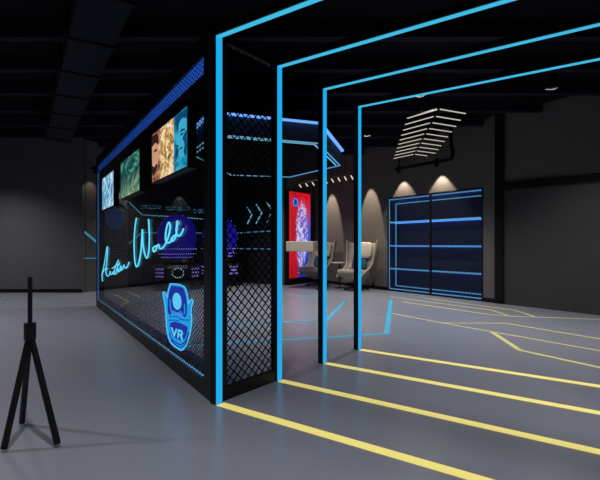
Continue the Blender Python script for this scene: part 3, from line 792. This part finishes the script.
for i in range(10):
    f = i/9
    tube_lamp(fa.lerp(ba, f), fl_.lerp(bl_, f), fr2.lerp(br2, f), zl, 'chevron_lamp', f'V-shaped white tube lamp above the lit shelving, {nth[i]} of the ten', 'white V lamps in front of the lit shelving')
z2 = 2.6
nth2 = ['farthest', 'second farthest', 'third farthest', 'fourth farthest', 'middle', 'fourth nearest', 'third nearest', 'second nearest', 'nearest']
for i in range(9):
    x = 300.2+6.45*i; f = i/8
    lowp = on_level(x+1.1, 187.4+(179.2-187.4)*f, z2); apx = on_level(x-.9, 184.6+(175.6-184.6)*f, z2)
    t = thing('tube_lamp', f'small white tube lamp over the armchairs, {nth2[i]} of the nine', 'ceiling light', apx, 'white tube lamps over the armchairs')
    obj('tube', MB().bar(apx, lowp, .024, .012), M['tick'], t)
    obj('housing', MB().bar(apx+zz*.014, lowp+zz*.014, .026, .016), M['matt'], t)
    mid = (apx+lowp)/2; obj('hanger', MB().tube([mid+zz*.02, V((mid.x, mid.y, ZC))], .0015, 6), M['matt'], t)
    ends = (apx, lowp) if i == 0 else (ends[0], lowp, apx)
ra, rb_ = ends[0], ends[2]
rl = thing('lamp_rail', 'thin dark ceiling rail carrying the nine small tube lamps', 'rail', (ra+rb_)/2)
obj('bar', MB().bar(ra+zz*.035, rb_+zz*.035, .03, .026), mat('bronze_rail', (120, 100, 80), .5), rl)
for f in (.1, .9):
    q = ra.lerp(rb_, f)+zz*.04; obj('hanger', MB().tube([q, V((q.x, q.y, ZC))], .004, 6), M['matt'], rl)

# ------------------------------------------------------------------ wall washers and the pipe that carries them
pp = thing('ceiling_pipe', 'black pipe with an elbow running along the wall above the lit shelving', 'pipe', BACK.at(.8, 2.8, .34))
ua_, ub_ = BACK.uz(396, 170, .34)[0], BACK.uz(447, 161, .34)[0]
zp = 2.76
obj('run', MB().tube([BACK.at(ua_, zp, .34), BACK.at(ub_, zp, .34)], .035, 12), M['matt'], pp, smooth=True)
obj('elbow', MB().tube([BACK.at(*q, .34) for q in catmull([(ub_, zp), (ub_+.1, zp+.02), (ub_+.14, zp+.14), (ub_+.1, zp+.3), (ub_+.1, ZC)], 5)], .035, 12), M['matt'], pp, smooth=True)
obj('hanger', MB().tube([BACK.at(ua_+.1, zp, .34), BACK.at(ua_+.1, ZC, .34)], .012, 8), M['matt'], pp)
warm = (1, .83, .62)
def washer(pl, px, label, e=20, zlamp=2.72, off=.17, ang=80, group='wall washer spotlights'):
    u = pl.uz(px, HY)[0]
    p = pl.at(u, zlamp, off)
    t = thing('spotlight', label, 'spotlight', p, group)
    obj('can', MB().lathe([(.0,.14),(.04,.14),(.045,.12),(.045,-.02),(.036,-.02),(.036,.06),(.0,.06)], c=p, n=20), M['matt'], t, smooth=False)
    if off < .3: obj('bracket', MB().bar(p+zz*.1-pl.n*.04, p+zz*.1-pl.n*(off), .02, .02), M['matt'], t)
    else: obj('bracket', MB().tube([p+zz*.13, V((p.x, p.y, ZC))], .01, 8), M['matt'], t)
    light('spot', 'SPOT', p-zz*.0, e, warm, target=(pl.at(u, 1.65, 0) if ang < 50 else pl.at(u, 0, off*.75)), parent=t, spot_size=math.radians(ang), spot_blend=.35, shadow_soft_size=.02)
    return t
washer(BACK, 332, 'black spotlight washing the wall above the armchair beside the lightbox', 340, 3.25, .5, 31)
washer(BACK, 371, 'black spotlight washing the wall above the armchair nearer the shelving', 340, 3.25, .5, 31)
washer(BACK, 404, 'black spotlight over the left half of the lit shelving', 75)
washer(BACK, 442, 'black spotlight over the right half of the lit shelving', 95)
washer(PODW, 180, 'black spotlight on the wall above the left game pod', 30, 2.6)
washer(RECW, 120, 'black spotlight on the recessed wall above the round blue panel', 50, 2.6)
washer(RECW, 90, 'black spotlight on the recessed wall left of the glass wall', 6, 2.75)

# ------------------------------------------------------------------ black stand at the near left
st = thing('tripod_stand', 'black tripod stand at the near left edge of the floor', 'stand', on_floor(30, 446))
hb = on_floor(30, 446)+zz*.62
obj('hub', MB().lathe([(0,-.04),(.03,-.04),(.03,.05),(0,.05)], c=hb, n=14), M['black'], st)
for q in ((57.5, 447), (4, 452), (22, 425)):
    g = on_floor(*q); obj('leg', MB().tube([hb, g+zz*.018], [.016, .018], 10), M['black'], st)
obj('mast', MB().tube([hb, hb+zz*.3], .012, 10), M['black'], st)

# ------------------------------------------------------------------ fill lighting: added spot lamps in black cans to brighten the floor
DL = [(-4.2, 2.2, 1.45, ZC), (-6.5, 5.6, .9, ZC), (-3.9, 5.6, .85, ZC), (-.6, 1.2, .9, ZC), (2.6, .9, .55, ZC), (2.9, 3.6, .65, ZC), (1.7, 6.5, .85, ZC), (3.4, 6.2, .75, ZC), (1.3, 8.9, 1.0, ZC), (-6.6, 8.9, .9, ZC), (-2.6, 10.3, .5, ZC), (-.4, 10.6, .9, ZC), (-2.9, 8.4, .4, ZC), (-.75, 6.3, .75, ZU+.14), (-.6, 7.6, .4, ZU+.14)]
wh = ['over the floor at the near left', 'over the floor at the far left', 'outside the glass wall', 'over the nearest portal', 'right of the nearest portal', 'right of the fourth portal', 'behind the fourth portal', 'in front of the flush door', 'in front of the armchairs', 'in front of the slate wall', 'over the left game pod', 'behind the canopy', 'inside the glass wall at its far end', 'set under the hexagonal canopy, nearer one', 'set under the hexagonal canopy, farther one']
for (x, y, k, zc), wl in zip(DL, wh):
    low = zc < ZC; hh = .14 if low else .28; p = V((x, y, zc-hh))
    t = can if low else thing('fill_downlight', f'added round black ceiling fill lamp {wl}', 'fill_downlight', p, 'added black ceiling fill lamps')
    obj('fill_downlight' if low else 'housing', MB().lathe([(.0,hh),(.08,hh),(.08,-.02),(.07,-.02),(.07,.1),(.0,.1)], c=p, n=24), M['matt'], t)  # cans under the canopy are added too, brightening the floor behind the glass
    light('lamp', 'SPOT', p, 330*k, (1, .96, .95), target=p-zz, parent=t, spot_size=math.radians(105 if low else 125), spot_blend=.8 if low else 1, shadow_soft_size=.06)
SC.cycles.use_denoising = True
SC.cycles.max_bounces = 8; SC.cycles.transparent_max_bounces = 16
